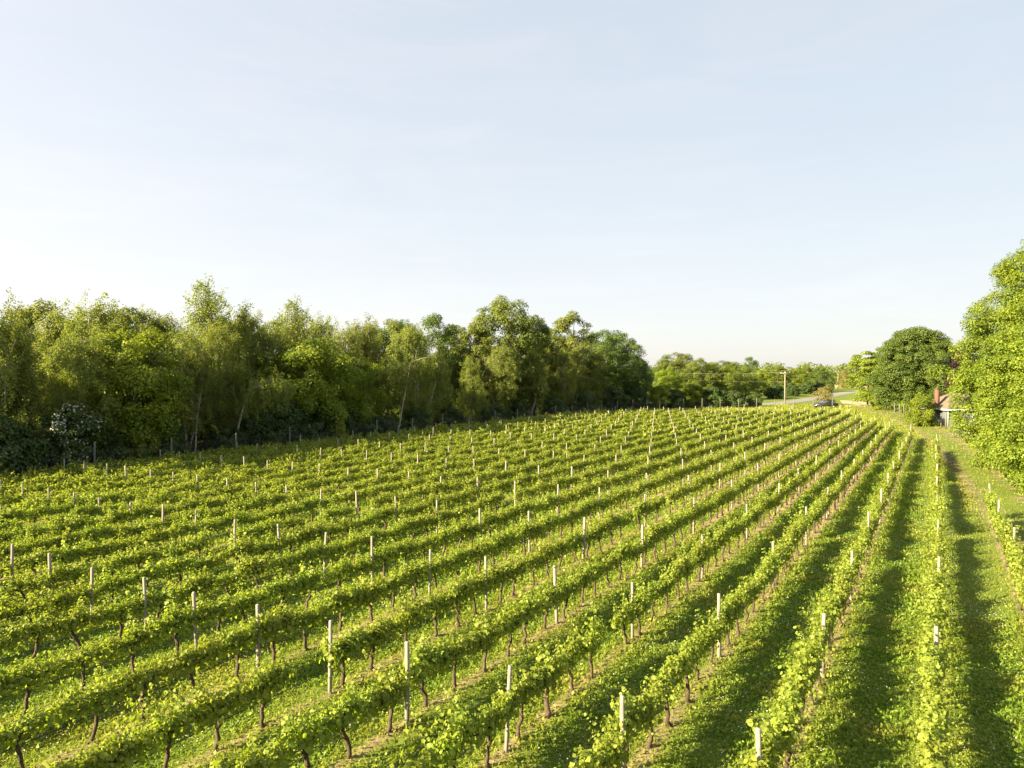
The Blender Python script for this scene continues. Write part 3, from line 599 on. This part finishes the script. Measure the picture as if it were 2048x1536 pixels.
A_FRONT, A_MID, A_BACK = -57.8, -62.5, -68.5
WOOD = [  # px, line, top y, kind, variant, width factor
    (-30, A_FRONT, 625, 'birch', 1, 1.2), (45, A_FRONT, 640, 'birch', 0, 1.15), (118, A_MID, 603, 'birch', 2, 1.2), (10, A_BACK, 600, 'birch', 3, 1.2), (75, A_BACK, 612, 'broad', 0, 1.0),
    (165, A_FRONT, 640, 'birch', 3, 1.2), (212, A_MID, 603, 'birch', 4, 1.25), (255, A_BACK, 617, 'broad', 2, 1.0), (305, A_BACK, 628, 'birch', 1, 1.3),
    (265, A_FRONT + 0.8, 668, 'maple', 0, 0.95), (375, A_FRONT, 655, 'birch', 4, 1.0), (412, A_MID, 562, 'birch', 0, 1.25), (436, A_FRONT - 1, 652, 'birch', 1, 0.95),
    (487, A_MID, 604, 'birch', 2, 1.15), (530, A_MID, 640, 'birch', 3, 1.2), (590, A_MID, 600, 'birch', 0, 1.2), (640, A_BACK, 640, 'birch', 1, 1.2), (345, A_BACK, 650, 'birch', 4, 1.3),
    (622, A_FRONT + 0.8, 674, 'maple', 1, 1.0), (705, A_FRONT - 0.5, 712, 'maple', 2, 0.85), (690, A_MID, 655, 'birch', 4, 1.15), (731, A_MID, 631, 'birch', 2, 1.15), (775, A_BACK, 645, 'broad', 1, 1.0),
    (822, A_FRONT, 655, 'birch', 1, 1.15), (870, A_BACK, 634, 'oak', 0, 0.95), (800, A_BACK, 645, 'oak', 1, 0.9), (912, A_BACK, 650, 'broad', 2, 0.95), (870, A_FRONT, 705, 'birch', 3, 1.2),
    (955, A_MID, 652, 'broad', 0, 1.0), (1010, A_MID, 600, 'broad', 1, 1.0), (1066, A_MID, 632, 'broad', 2, 0.95), (940, A_FRONT, 712, 'birch', 0, 1.25), (1000, A_FRONT, 690, 'birch', 4, 1.25), (1065, A_FRONT, 695, 'birch', 2, 1.3),
    (1140, A_MID, 630, 'broad', 0, 1.0), (1172, A_FRONT, 690, 'broad', 3, 0.8), (1205, A_MID, 664, 'oak', 0, 1.1), (1120, A_FRONT, 700, 'birch', 1, 1.3), (1238, A_MID, 664, 'oak', 1, 1.0), (1262, A_FRONT, 690, 'oak', 0, 1.0), (1285, A_FRONT, 722, 'oak', 1, 0.8),
    (1100, A_BACK, 665, 'broad', 1, 1.0), (1180, A_BACK, 680, 'broad', 3, 1.0), (555, A_BACK, 645, 'broad', 3, 0.9), (455, A_BACK, 640, 'broad', 1, 0.9), (165, A_BACK, 620, 'birch', 2, 1.3),
]
WOOD.sort()
names = dict(birch=('birch_tree', 'tree'), maple=('maple_tree', 'tree'), broad=('broadleaf_tree', 'tree'), oak=('oak_tree', 'tree'))
looks = dict(birch='drooping pale olive birch', maple='bright yellow-green maple', broad='bushy mid-green broadleaf tree', oak='dense dark green tree')
rank = {A_MID: 'middle rank', A_BACK: 'rearmost rank'}
cn = {}
for px, a, yt, kd, v, wd in WOOD:
    X, Y, Z = on_line(px, a); Hh = height(yt, Z) * 1.02
    rk = rank.get(a, 'front rank'); cn[(kd, rk)] = cn.get((kd, rk), 0) + 1
    lab = '%s, %s from the left in the %s of the wood' % (looks[kd], ORD[cn[(kd, rk)]], rk)
    put(kd, v, X, Y, Hh, lab, names[kd][0], 'tree', 'trees of the wood left of the vineyard', wd)

# birch with an arched white trunk leaning over the fence
X, Y, Z = on_line(470, -56.6)
rng = np.random.default_rng(9); mb = MB(); k = np.linspace(0, 1, 9)
arc = np.c_[0.0 + 3.6 * CS * k ** 1.7, 3.6 * SN * k ** 1.7, -0.1 + 7.0 * np.sin(k * 1.75) / np.sin(1.57)]
mb.tube(arc, np.linspace(0.12, 0.03, 9), 6)
Cc = arc[4:][rng.integers(0, 5, 45)] + rng.normal(0, 0.55, (45, 3)) * [1.1, 1.1, 0.4] + [0.2, 0, 0.1]
for c in Cc[:14]: mb.tube([arc[5], (arc[6] + c) / 2, c], [0.035, 0.02, 0.01], 4, cap=False)
tree('leaning_birch', 'leaning birch with a bare white trunk arching over the fence', 'tree', (X, Y), (mb, birch_leaves(rng, Cc, 9000, 0.15, 1.9)), 'birch', 'birch_bark')
# slim pale stems standing in front of the dark undergrowth
for n, (px, top_px, yt, yb) in enumerate([(372, 361, 735, 925), (386, 410, 720, 925), (797, 822, 725, 880), (850, 872, 760, 872), (1062, 1078, 770, 842)]):
    X, Y, Z = on_line(px, -56.2); X2, Y2, _ = on_line(top_px, -56.2); Hh = height(yt, Z); rng = np.random.default_rng(60 + n)
    k = np.linspace(0, 1, 8)[:, None]; P = np.c_[(X2 - X) * k ** 1.2 + rng.normal(0, 0.05, (8, 1)), (Y2 - Y) * k ** 1.2 + rng.normal(0, 0.05, (8, 1)), -0.1 + (Hh + 0.1) * k]
    mb = MB(); mb.tube(P, np.linspace(0.10, 0.04, 8), 6); Cs = []
    for q in range(12):
        b = P[rng.integers(3, 8)]; c = b + rng.normal(0, 0.9, 3) * [1, 1, 0.3] + [0, 0, 0.5]; mb.tube([b, (b + c) / 2 + [0, 0, 0.15], c], [0.03, 0.02, 0.01], 4, cap=False); Cs += [c, (b + c) / 2]
    Cs = np.array(Cs + [P[-1] + rng.normal(0, 0.5, 3) for _ in range(10)])
    tree('young_birch', 'young birch with thin white stem before the dark wood, %s from the left' % ORD[n + 1], 'tree', (X, Y), (mb, birch_leaves(rng, Cs, 4200, 0.15, 1.0)), 'birch', 'birch_bark', 'young birches at the wood edge')

# undergrowth along the fence
SH = [(-20, 4.5), (40, 3.8), (205, 3.2), (330, 3.0), (455, 2.6), (520, 3.6), (570, 4.4), (625, 4.6), (690, 3.2), (735, 3.0), (765, 2.6), (830, 3.2), (900, 3.0), (985, 3.2), (1040, 3.0), (1110, 3.4), (1165, 4.2), (1225, 4.6), (1270, 4.2)]
for n, (px, Hh) in enumerate(SH):
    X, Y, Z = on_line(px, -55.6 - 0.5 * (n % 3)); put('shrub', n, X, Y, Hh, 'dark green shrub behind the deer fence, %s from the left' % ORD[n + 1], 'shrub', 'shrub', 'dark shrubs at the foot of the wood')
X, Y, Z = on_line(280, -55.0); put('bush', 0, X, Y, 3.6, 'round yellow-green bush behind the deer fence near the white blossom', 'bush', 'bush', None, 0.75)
def blossom_shrub(label, px, a, z0, H, Rr, dens, seed):
    rng = np.random.default_rng(seed); X, Y, Z = on_line(px, a)
    C = clump_centres(rng, 60, H, Rr, z0, 'wide'); mb = trunk_limbs(rng, H, C, 0.06, stems=3, nl=12, first=0.15); rc = np.full(60, Rr * 0.22)
    r = tree('flowering_shrub', label, 'shrub', (X, Y), (mb, crown_leaves(rng, C, rc, 9000, 0.17)), 'shrub', 'bark')
    k = rng.choice(60, dens, p=(lambda w: w / w.sum())(rng.uniform(0, 1, 60) ** 3 + 0.02)); d = rand_dir(rng, dens); P = C[k] + d * rc[k][:, None] * 1.05; ok = P[:, 0] > -Rr * 0.5; P = P[ok]
    V, Q = leaf_quads(P, nrm(d[ok] + [0.4, -0.5, 0.3]), rng.normal(0, 1, P.shape), rng.uniform(0.08, 0.16, len(P)), w=0.5)
    obj('blossom', quads('blossom', V, Q, M['blossom'], {'var': rng.uniform(0, 1, len(P))}), r)
blossom_shrub('tall shrub covered in white blossom behind the deer fence', 148, -55.0, 0.35, 5.2, 2.0, 900, 71)
blossom_shrub('low shrub with small white blossom sprays at the deer fence foot', 140, -54.2, 0.1, 2.3, 1.3, 300, 72)

# the wood continuing behind and out to the left: one mass
parts, tr = [], MB(); rng = np.random.default_rng(123)
for n in range(125):
    if n < 40: X, Y = rng.uniform(-100, -74), rng.uniform(15, 190)
    elif n < 75: X, Y = rng.uniform(-95, -57), rng.uniform(-35, 22)
    else: X, Y = rng.uniform(-84, -59.5), rng.uniform(18, 160)
    mbd, F = VAR[['birch', 'broad', 'oak'][n % 3]][n % 2][3]; sc = rng.uniform(1.1, 1.45); rz = rng.uniform(0, 6.28)
    if n < 40: sc *= 0.85
    if n >= 75: sc = rng.uniform(0.75, 1.05)
    sub = slice(None, None, 3); V, Q, var = F; m = len(Q); sel = np.arange(0, m, 4); VV = V.reshape(m, 4, 3)[sel].copy()
    cen = VV.mean(1, keepdims=True); VV = cen + (VV - cen) * 1.9
    VV = VV.reshape(-1, 3) * sc * [1.15, 1.15, 1.0]
    parts.append((place_arrays(None, VV, X, Y, 0, rz, 1, 1), np.arange(len(VV)).reshape(-1, 4), var[sel]))
    tr.tube([(X, Y, 0), (X + rng.normal(0, 0.3), Y + rng.normal(0, 0.3), 5 * sc), (X + rng.normal(0, 0.4), Y, 8.5 * sc)], [0.16, 0.11, 0.03], 5, cap=False)
wd = obj('woodland', foliage_mesh('woodland', parts, M['broad'])); tag(wd, 'deep dark wood behind the first ranks of trees at left', 'woods', kind='stuff')
obj('trunk', tr.mesh('woodland_trunks', M['bark']), wd)

# ------------------------------------------------------------------ deer fences
def deer_fence(label, P, step, Hp, mesh_h, first_wires=True, mat='fence_wood', rp=0.07):
    P = np.asarray(P, float); seg = np.linalg.norm(np.diff(P, axis=0), axis=1); cum = np.r_[0, np.cumsum(seg)]
    at_ = lambda s: np.array([np.interp(s, cum, P[:, 0]), np.interp(s, cum, P[:, 1])])
    r = thing('deer_fence', label, 'fence', (*P[0], 0)); o0 = np.r_[P[0], 0]; rng = np.random.default_rng(3)
    base = None
    for k, s in enumerate(np.arange(0, cum[-1] + 0.1, step)):
        q = at_(s)
        if base is None:
            mb = MB(); mb.tube([(0, 0, -0.2), (0.01, 0, Hp * 0.5), (0, 0, Hp - 0.02), (0, 0, Hp)], [rp, rp, rp * 0.95, rp * 0.8], 8); base = o = obj('post', mb.mesh('fence_post', M[mat], True), r)
        else: o = base.copy(); COL.objects.link(o); o.parent = r
        o.location = (q[0] - P[0, 0], q[1] - P[0, 1], 0); o.rotation_euler = (rng.normal(0, 0.02), rng.normal(0, 0.02), rng.uniform(0, 6)); o.scale = (1, 1, rng.uniform(0.94, 1.08))
    mb = MB(); rw = 0.0035
    for s in np.arange(0, cum[-1], 0.17 if first_wires else 0.6):
        q = at_(s); mb.tube(np.array([(q[0], q[1], 0.03), (q[0], q[1], mesh_h)]) - o0, rw, 3, cap=False)
    ss = np.arange(0, cum[-1] + 0.01, 3.0); L3 = np.array([at_(s) for s in ss])
    for z in np.linspace(0.05, mesh_h, 13 if first_wires else 6): mb.tube(np.c_[L3, np.full(len(L3), z)] - o0, rw, 3, cap=False)
    obj('wire_mesh', mb.mesh('wire_mesh', M['wire']), r)
deer_fence('tall wire mesh deer fence on grey posts along the dark wood', [(-53.3, 10.6), (-53.3, 122), (-50.5, 146)], 6.15, 2.45, 2.0)
deer_fence('wire fence on dark posts along the far end of the vineyard', [world(1295, 147), world(1420, 150), world(1553, 152), world(1697, 152), world(1725, 150)], 4.1, 2.25, 1.9, False)
deer_fence('pale post fence beside the grey house and the grassy bank', [ground(1790, 828), ground(1822, 836), ground(1868, 850.5), ground(1884, 855), ground(1899, 862), ground(1935, 880)], 3.9, 2.1, 1.6, False, 'fence_wood', 0.08)

# ------------------------------------------------------------------ right-hand trees
def big(name, label, px, Z, ytop, Rr, mat, bark, seed, env='round', u0=0.15, nleaf=50000, ls=0.2, nclump=170, flat=0.55, **kw):
    X, Y = world(px, Z); Hh = height(ytop, Z)
    return tree(name, label, 'tree', (X, Y), tree_data(seed, 'b', Hh, Rr, nleaf, ls, env, u0, nclump, flat=flat, **kw), mat, bark)
big('locust_tree', 'tall bright yellow-green locust tree cut off by the right edge', 2164, 60, 432, 7.5, 'bright', 'bark', 501, 'dome', 0.05, 270000, 0.165, 800, 0.85, irr=0.6, r0=0.3, nl=40)
big('locust_tree', 'lower bright green locust in front of the tall one, hiding the house', 2076, 56, 650, 5.0, 'bright', 'bark', 502, 'dome', 0.03, 150000, 0.145, 520, 0.8, irr=0.7, r0=0.16, nl=26)
big('locust_tree', 'shortest bright green locust bush beside the track at the right edge', 2168, 45, 760, 4.8, 'bright', 'bark', 503, 'dome', 0.02, 75000, 0.145, 420, 0.6, irr=0.8, r0=0.14, nl=22)
big('oak_tree', 'broad round dark green oak standing behind the house chimney', 1835, 142, 655, 8.3, 'oak', 'bark', 504, 'dome', 0.04, 170000, 0.235, 720, 0.75, irr=0.3, r0=0.35)
big('locust_tree', 'light green layered locust tree left of the round oak', 1735, 168, 702, 5.0, 'bright', 'bark', 505, 'wide', 0.10, 20000, 0.30, 80, 0.35, r0=0.22)
big('purple_tree', 'small dark purple-leaved tree between the oak and bright locusts', 1922, 126, 700, 2.7, 'purple', 'bark', 506, 'oval', 0.1, 14000, 0.24, 70, 0.6, r0=0.15)
big('broadleaf_tree', 'mid-green tree rising behind the round oak on its left', 1778, 185, 688, 5.0, 'broad', 'bark', 507, 'round', 0.08, 18000, 0.32, 90, 0.6)
X, Y = ground(1843, 853); put('bush', 1, X, Y, 4.6, 'light green bush beside the fence left of the house', 'bush', 'bush', None, 0.85)
X, Y = ground(1806, 827); put('bush', 0, X, Y, 2.4, 'small light bush by the row of grey posts', 'bush', 'bush', None, 0.6)

# mid-distance trees between the wood and the road
MID = [('oak', 1312, 190, 735, 1.0, 'dark tree just right of the dark wood'), ('broad', 1352, 205, 706, 1.4, 'tallest rounded tree beyond the far vineyard corner'), ('maple', 1335, 178, 735, 0.95, 'bright bushy tree at the far vineyard corner'),
       ('broad', 1398, 200, 718, 1.2, 'green tree right of the tallest rounded tree'), ('bush', 1385, 157, 768, 1.1, 'low bright bush at the far vineyard fence'), ('broad', 1445, 205, 722, 1.7, 'wide olive tree in the middle of the hedgerow'),
       ('shrub', 1425, 157, 778, 1.2, 'dark low shrub under the wide olive tree'), ('broad', 1490, 215, 733, 1.4, 'green tree right of the wide olive tree'), ('oak', 1500, 300, 714, 1.0, 'dark crown poking above the hedgerow skyline'),
       ('shrub', 1468, 157, 784, 1.1, 'dark shrub at the hedgerow foot left of the utility pole'), ('maple', 1525, 240, 738, 1.1, 'yellow-green tree behind the utility pole'), ('shrub', 1508, 160, 788, 0.9, 'dark shrub left of the road by the utility pole'),
       ('broad', 1560, 265, 733, 1.5, 'green tree right behind the utility pole'), ('shrub', 1550, 215, 770, 1.0, 'dark hedge shrub right behind the utility pole'), ('maple', 1592, 280, 735, 1.2, 'light green tree beyond the road hedge'),
       ('shrub', 1583, 236, 768, 1.0, 'dark hedge shrub beside the pale road'), ('broad', 1612, 310, 730, 1.3, 'olive tree on the skyline above the road hedge'), ('oak', 1640, 295, 734, 1.4, 'dense green tree above the road bend'),
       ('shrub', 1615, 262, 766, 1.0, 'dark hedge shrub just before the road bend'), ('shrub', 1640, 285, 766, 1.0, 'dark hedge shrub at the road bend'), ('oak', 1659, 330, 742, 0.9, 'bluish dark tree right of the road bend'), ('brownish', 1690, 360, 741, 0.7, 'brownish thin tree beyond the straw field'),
       ('broad', 1375, 235, 722, 1.3, 'green crown behind the tallest rounded tree'), ('broad', 1425, 245, 726, 1.4, 'green crown behind the wide olive tree'), ('shrub', 1350, 157, 782, 1.1, 'dark shrub at the vineyard fence under the bright bushy tree'), ('bush', 1318, 156, 772, 1.0, 'bright low bush where the dark wood ends'), ('maple', 1467, 235, 736, 1.3, 'yellow-green crown deep in the hedgerow')]
for n, (kd, px, Z, yt, wd_, lab) in enumerate(MID):
    X, Y = world(px, Z); nm = names.get(kd, (kd if kd != 'brownish' else 'broadleaf_tree',))[0]
    put(kd, n, X, Y, height(yt, Z), lab, nm, 'shrub' if kd in ('shrub', 'bush') else 'tree', 'trees and shrubs between the wood and the road', wd_)
X, Y = world(1648, 172); put('brownish', 0, X, Y, 4.6, 'sparse brownish shrub in front of the road by the parked pickup', 'shrub', 'shrub', None, 1.1)
X, Y = world(1755, 150); put('bush', 0, X, Y, 4.0, 'low green bush under the layered locust tree', 'bush', 'bush', None, 0.8)

# far wood along the horizon: one mass
def far_wood():
    rng = np.random.default_rng(808); parts = []
    for n in range(330):
        Z = rng.uniform(370, 720); px = rng.uniform(900, 2300); X, Y = world(px, Z); Hh = rng.uniform(11.5, 14.6); Rr = rng.uniform(5, 9)
        C = clump_centres(rng, 18, Hh, Rr, 0.05, 'wide'); F = crown_leaves(rng, C, np.full(len(C), 2.6), 300, 1.15)
        parts.append((F[0] + [X, Y, 0], F[1], F[2]))
    tag(obj('far_woods', foliage_mesh('far_woods', parts, M['broad'])), 'distant green woods closing the horizon beyond the road', 'woods', kind='stuff')
far_wood()

# ------------------------------------------------------------------ utility poles and lines
def utility_pole(label, px, Z, Hh, rz):
    X, Y = world(px, Z); r = thing('utility_pole', label, 'utility pole', (X, Y, 0), rz)
    mb = MB(); mb.tube([(0, 0, -0.3), (0, 0, Hh * 0.5), (0, 0, Hh)], [0.15, 0.13, 0.11], 8); obj('pole', mb.mesh('pole', M['post'], True), r)
    mb = MB(); mb.box((0, -0.2, Hh - 0.45), (2.5, 0.12, 0.14)); obj('crossarm', mb.mesh('crossarm', M['post']), r)
    for x in (-1.1, 0.05, 1.1):
        mb = MB(); mb.tube([(x, -0.2, Hh - 0.38), (x, -0.2, Hh - 0.25), (x, -0.2, Hh - 0.14)], [0.05, 0.075, 0.04], 6); obj('insulator', mb.mesh('insulator', plain('glazed_insulator', (0.35, 0.33, 0.3), 0.3)), r)
    return X, Y
PA = utility_pole('pale wooden utility pole with a crossarm beyond the vineyard end', 1570, 172, 8.15, YAW)
PB = utility_pole('distant pale utility pole beyond the road bend', 1676, 335, 8.9, YAW)
PC = utility_pole('utility pole half hidden behind the trees left of the road', 1268, 215, 9.2, YAW)
def power_line(label, p, q, z0, z1, off, sag):
    k = np.linspace(0, 1, 15); mb = MB(); o = np.array([CS * off, SN * off]); a = np.array(p) + o; b = np.array(q) + o
    mb.tube(np.c_[a[0] + (b[0] - a[0]) * k, a[1] + (b[1] - a[1]) * k, z0 + (z1 - z0) * k - sag * 4 * k * (1 - k)], 0.016, 4)
    tag(obj('power_line', mb.mesh('power_line', M['wire'])), label, 'power line', 'power lines on the utility poles')
for off, nm in ((-1.1, 'left'), (0.05, 'middle'), (1.1, 'right')):
    power_line('thin power line on the %s insulator running right along the road' % nm, PA, PB, 8.0, 8.7, off, 2.3)
    power_line('thin power line on the %s insulator running towards the wood' % nm, PA, PC, 8.0, 9.0, off, 0.9)
power_line('thick lower cable running right from the utility pole', PA, PB, 5.6, 6.4, 0.1, 2.0)
power_line('thick lower cable running left from the utility pole', PA, PC, 5.6, 7.0, 0.1, 0.5)

# ------------------------------------------------------------------ parked pickup
def pickup():
    X, Y = world(1650, 157); r = thing('pickup_truck', 'dark pickup truck parked beyond the far end of the vine rows', 'pickup', (X, Y, 0), YAW + R(8))
    paint = noise_material('dark_car_paint', [(0.018, 0.019, 0.024), (0.024, 0.025, 0.03)], 3, 0.22, spec=0.6)
    glass = plain('car_glass', (0.05, 0.06, 0.07), 0.06, spec=0.9); rub = plain('tyre_rubber', (0.02, 0.02, 0.02), 0.85); chrome = plain('chrome_trim', (0.55, 0.55, 0.56), 0.2, 0.9); red = plain('red_lens', (0.4, 0.02, 0.02), 0.3)
    mb = MB(); mb.prism([(-2.45, 0.5), (-2.55, 0.75), (-2.48, 0.98), (-1.15, 1.12), (1.0, 1.12), (2.6, 1.12), (2.65, 0.8), (2.6, 0.5)], -0.92, 0.92); obj('body', mb.mesh('body', paint), r)
    mb = MB(); mb.prism([(-1.15, 1.10), (-0.55, 1.72), (0.75, 1.74), (1.0, 1.10)], -0.8, 0.8); cab = obj('cab', mb.mesh('cab', paint), r)
    mb = MB(); mb.add([(-1.12, -0.7, 1.16), (-1.12, 0.7, 1.16), (-0.63, 0.66, 1.66), (-0.63, -0.66, 1.66)], [[0, 3, 2, 1]]); mb.V[0][:, 0] -= 0.03; obj('windshield', mb.mesh('windshield', glass), cab)
    for s in (-1, 1):
        mb = MB(); mb.prism([(-0.95, 1.16), (-0.52, 1.62), (0.65, 1.64), (0.85, 1.16)], s * 0.80, s * 0.812); obj('side_window', mb.mesh('side_window', glass), cab)
    mb = MB(); mb.box((1.85, 0, 1.13), (1.4, 1.5, 0.03)); obj('bed_cover', mb.mesh('bed_cover', plain('bed_liner', (0.02, 0.02, 0.02), 0.8)), r)
    for x in (-2.58, 2.7): mb = MB(); mb.box((x, 0, 0.6), (0.14, 1.8, 0.18)); obj('bumper', mb.mesh('bumper', chrome), r)
    for s in (-1, 1):
        mb = MB(); mb.box((-2.53, s * 0.7, 0.87), (0.1, 0.34, 0.16)); obj('headlight', mb.mesh('headlight', chrome), r)
        mb = MB(); mb.box((2.64, s * 0.8, 0.92), (0.06, 0.16, 0.28)); obj('taillight', mb.mesh('taillight', red), r)
    for x in (-1.6, 1.65):
        for s in (-1, 1):
            th = np.linspace(0, 2 * math.pi, 17); mb = MB(); mb.tube([(x, s * 0.74, 0.38), (x, s * 0.78, 0.38), (x, s * 0.93, 0.38), (x, s * 0.96, 0.38)], [0.34, 0.38, 0.38, 0.33], 8); w = obj('wheel', mb.mesh('wheel', rub), r)
            mb = MB(); mb.tube([(x, s * 0.955, 0.38), (x, s * 0.972, 0.38)], [0.2, 0.16], 8); obj('rim', mb.mesh('rim', chrome), w)
pickup()

# ------------------------------------------------------------------ house
def house():
    X, Y = world(1896, 101); r = thing('house', 'small grey house with a tan hip roof and brick chimney, half hidden', 'house', (X, Y, 0), YAW + R(4))
    wallm = noise_material('grey_shingle', [(0.06, 0.075, 0.085), (0.10, 0.12, 0.13)], 3, 0.9, (1, 1, 9), bump=0.3); roofm = noise_material('tan_roof_shingle', [(0.10, 0.08, 0.062), (0.17, 0.135, 0.105)], 4, 0.9, (1, 1, 5), bump=0.4)
    white = plain('white_trim', (0.42, 0.42, 0.41), 0.6); brick = noise_material('brick', [(0.11, 0.052, 0.04), (0.18, 0.085, 0.062)], 10, 0.9, bump=0.4)
    Wd, Dp, Hw = 9.0, 7.0, 2.55
    mb = MB(); mb.box((Wd / 2, Dp / 2, Hw / 2), (Wd, Dp, Hw)); obj('wall', mb.mesh('wall', wallm), r)
    e = 0.35; z0, z1 = Hw + 0.02, Hw + 2.5
    mb = MB(); B = [(-e, -e, z0), (Wd + e, -e, z0), (Wd + e, Dp + e, z0), (-e, Dp + e, z0), (3.6, Dp / 2, z1), (Wd - 3.6, Dp / 2, z1)]
    mb.add(B, [[0, 1, 5, 4], [2, 3, 4, 5], [1, 2, 5, 5], [3, 0, 4, 4], [0, 3, 2, 1]]); V, Q = mb.data()
    me = bpy.data.meshes.new('roof'); me.from_pydata([tuple(v) for v in V], [], [list(dict.fromkeys(q)) for q in Q.tolist()]); me.materials.append(roofm); rf = obj('roof', me, r)
    mb = MB(); mb.box((0.1, Dp * 0.35, Hw + 1.2), (0.48, 0.48, 3.1)); mb.box((0.1, Dp * 0.35, Hw + 2.8), (0.56, 0.56, 0.12)); obj('chimney', mb.mesh('chimney', brick), rf)
    mb = MB(); mb.box((Wd / 2, -e - 0.02, z0 - 0.09), (Wd + 2 * e + 0.1, 0.05, 0.2)); mb.box((-e - 0.02, Dp / 2, z0 - 0.09), (0.05, Dp + 2 * e, 0.2)); obj('fascia', mb.mesh('fascia', white), r)
    mb = MB(); mb.box((0.05, -0.03, Hw / 2 - 0.1), (0.14, 0.08, Hw - 0.2)); obj('corner_board', mb.mesh('corner_board', white), r)
    for x in (1.5, 4.2):
        mb = MB(); mb.box((x, -0.02, 1.65), (0.9, 0.05, 1.1)); w = obj('window', mb.mesh('window', plain('window_glass', (0.04, 0.05, 0.06), 0.08, spec=0.8)), r)
        mb = MB()
        for c, d in (((x - 0.5, -0.04, 1.65), (0.12, 0.08, 1.3)), ((x + 0.5, -0.04, 1.65), (0.12, 0.08, 1.3)), ((x, -0.04, 2.25), (0.88, 0.08, 0.1)), ((x, -0.04, 1.05), (0.88, 0.08, 0.1)), ((x, -0.055, 1.65), (0.88, 0.05, 0.05))): mb.box(c, d)
        obj('frame', mb.mesh('frame', white), w)
house()
# brush pile on the bank
X, Y = ground(1922, 876); mb = MB(); rng = np.random.default_rng(31)
for k in range(40):
    c = rng.normal(0, 0.5, 3) * [1.2, 0.8, 0.3] + [0, 0, 0.45]; d = rand_dir(rng, 1)[0] * [1, 1, 0.45] * rng.uniform(0.4, 1.1); c[2] = max(c[2], abs(d[2]) + 0.03); mb.tube([c - d, c + rng.normal(0, 0.05, 3), c + d], [0.035, 0.028, 0.015], 5)
o = obj('brush_pile', mb.mesh('brush_pile', M['fence_wood'])); o.location = (X, Y, 0); tag(o, 'small pile of pale dead branches on the bank below the locusts', 'brush pile')
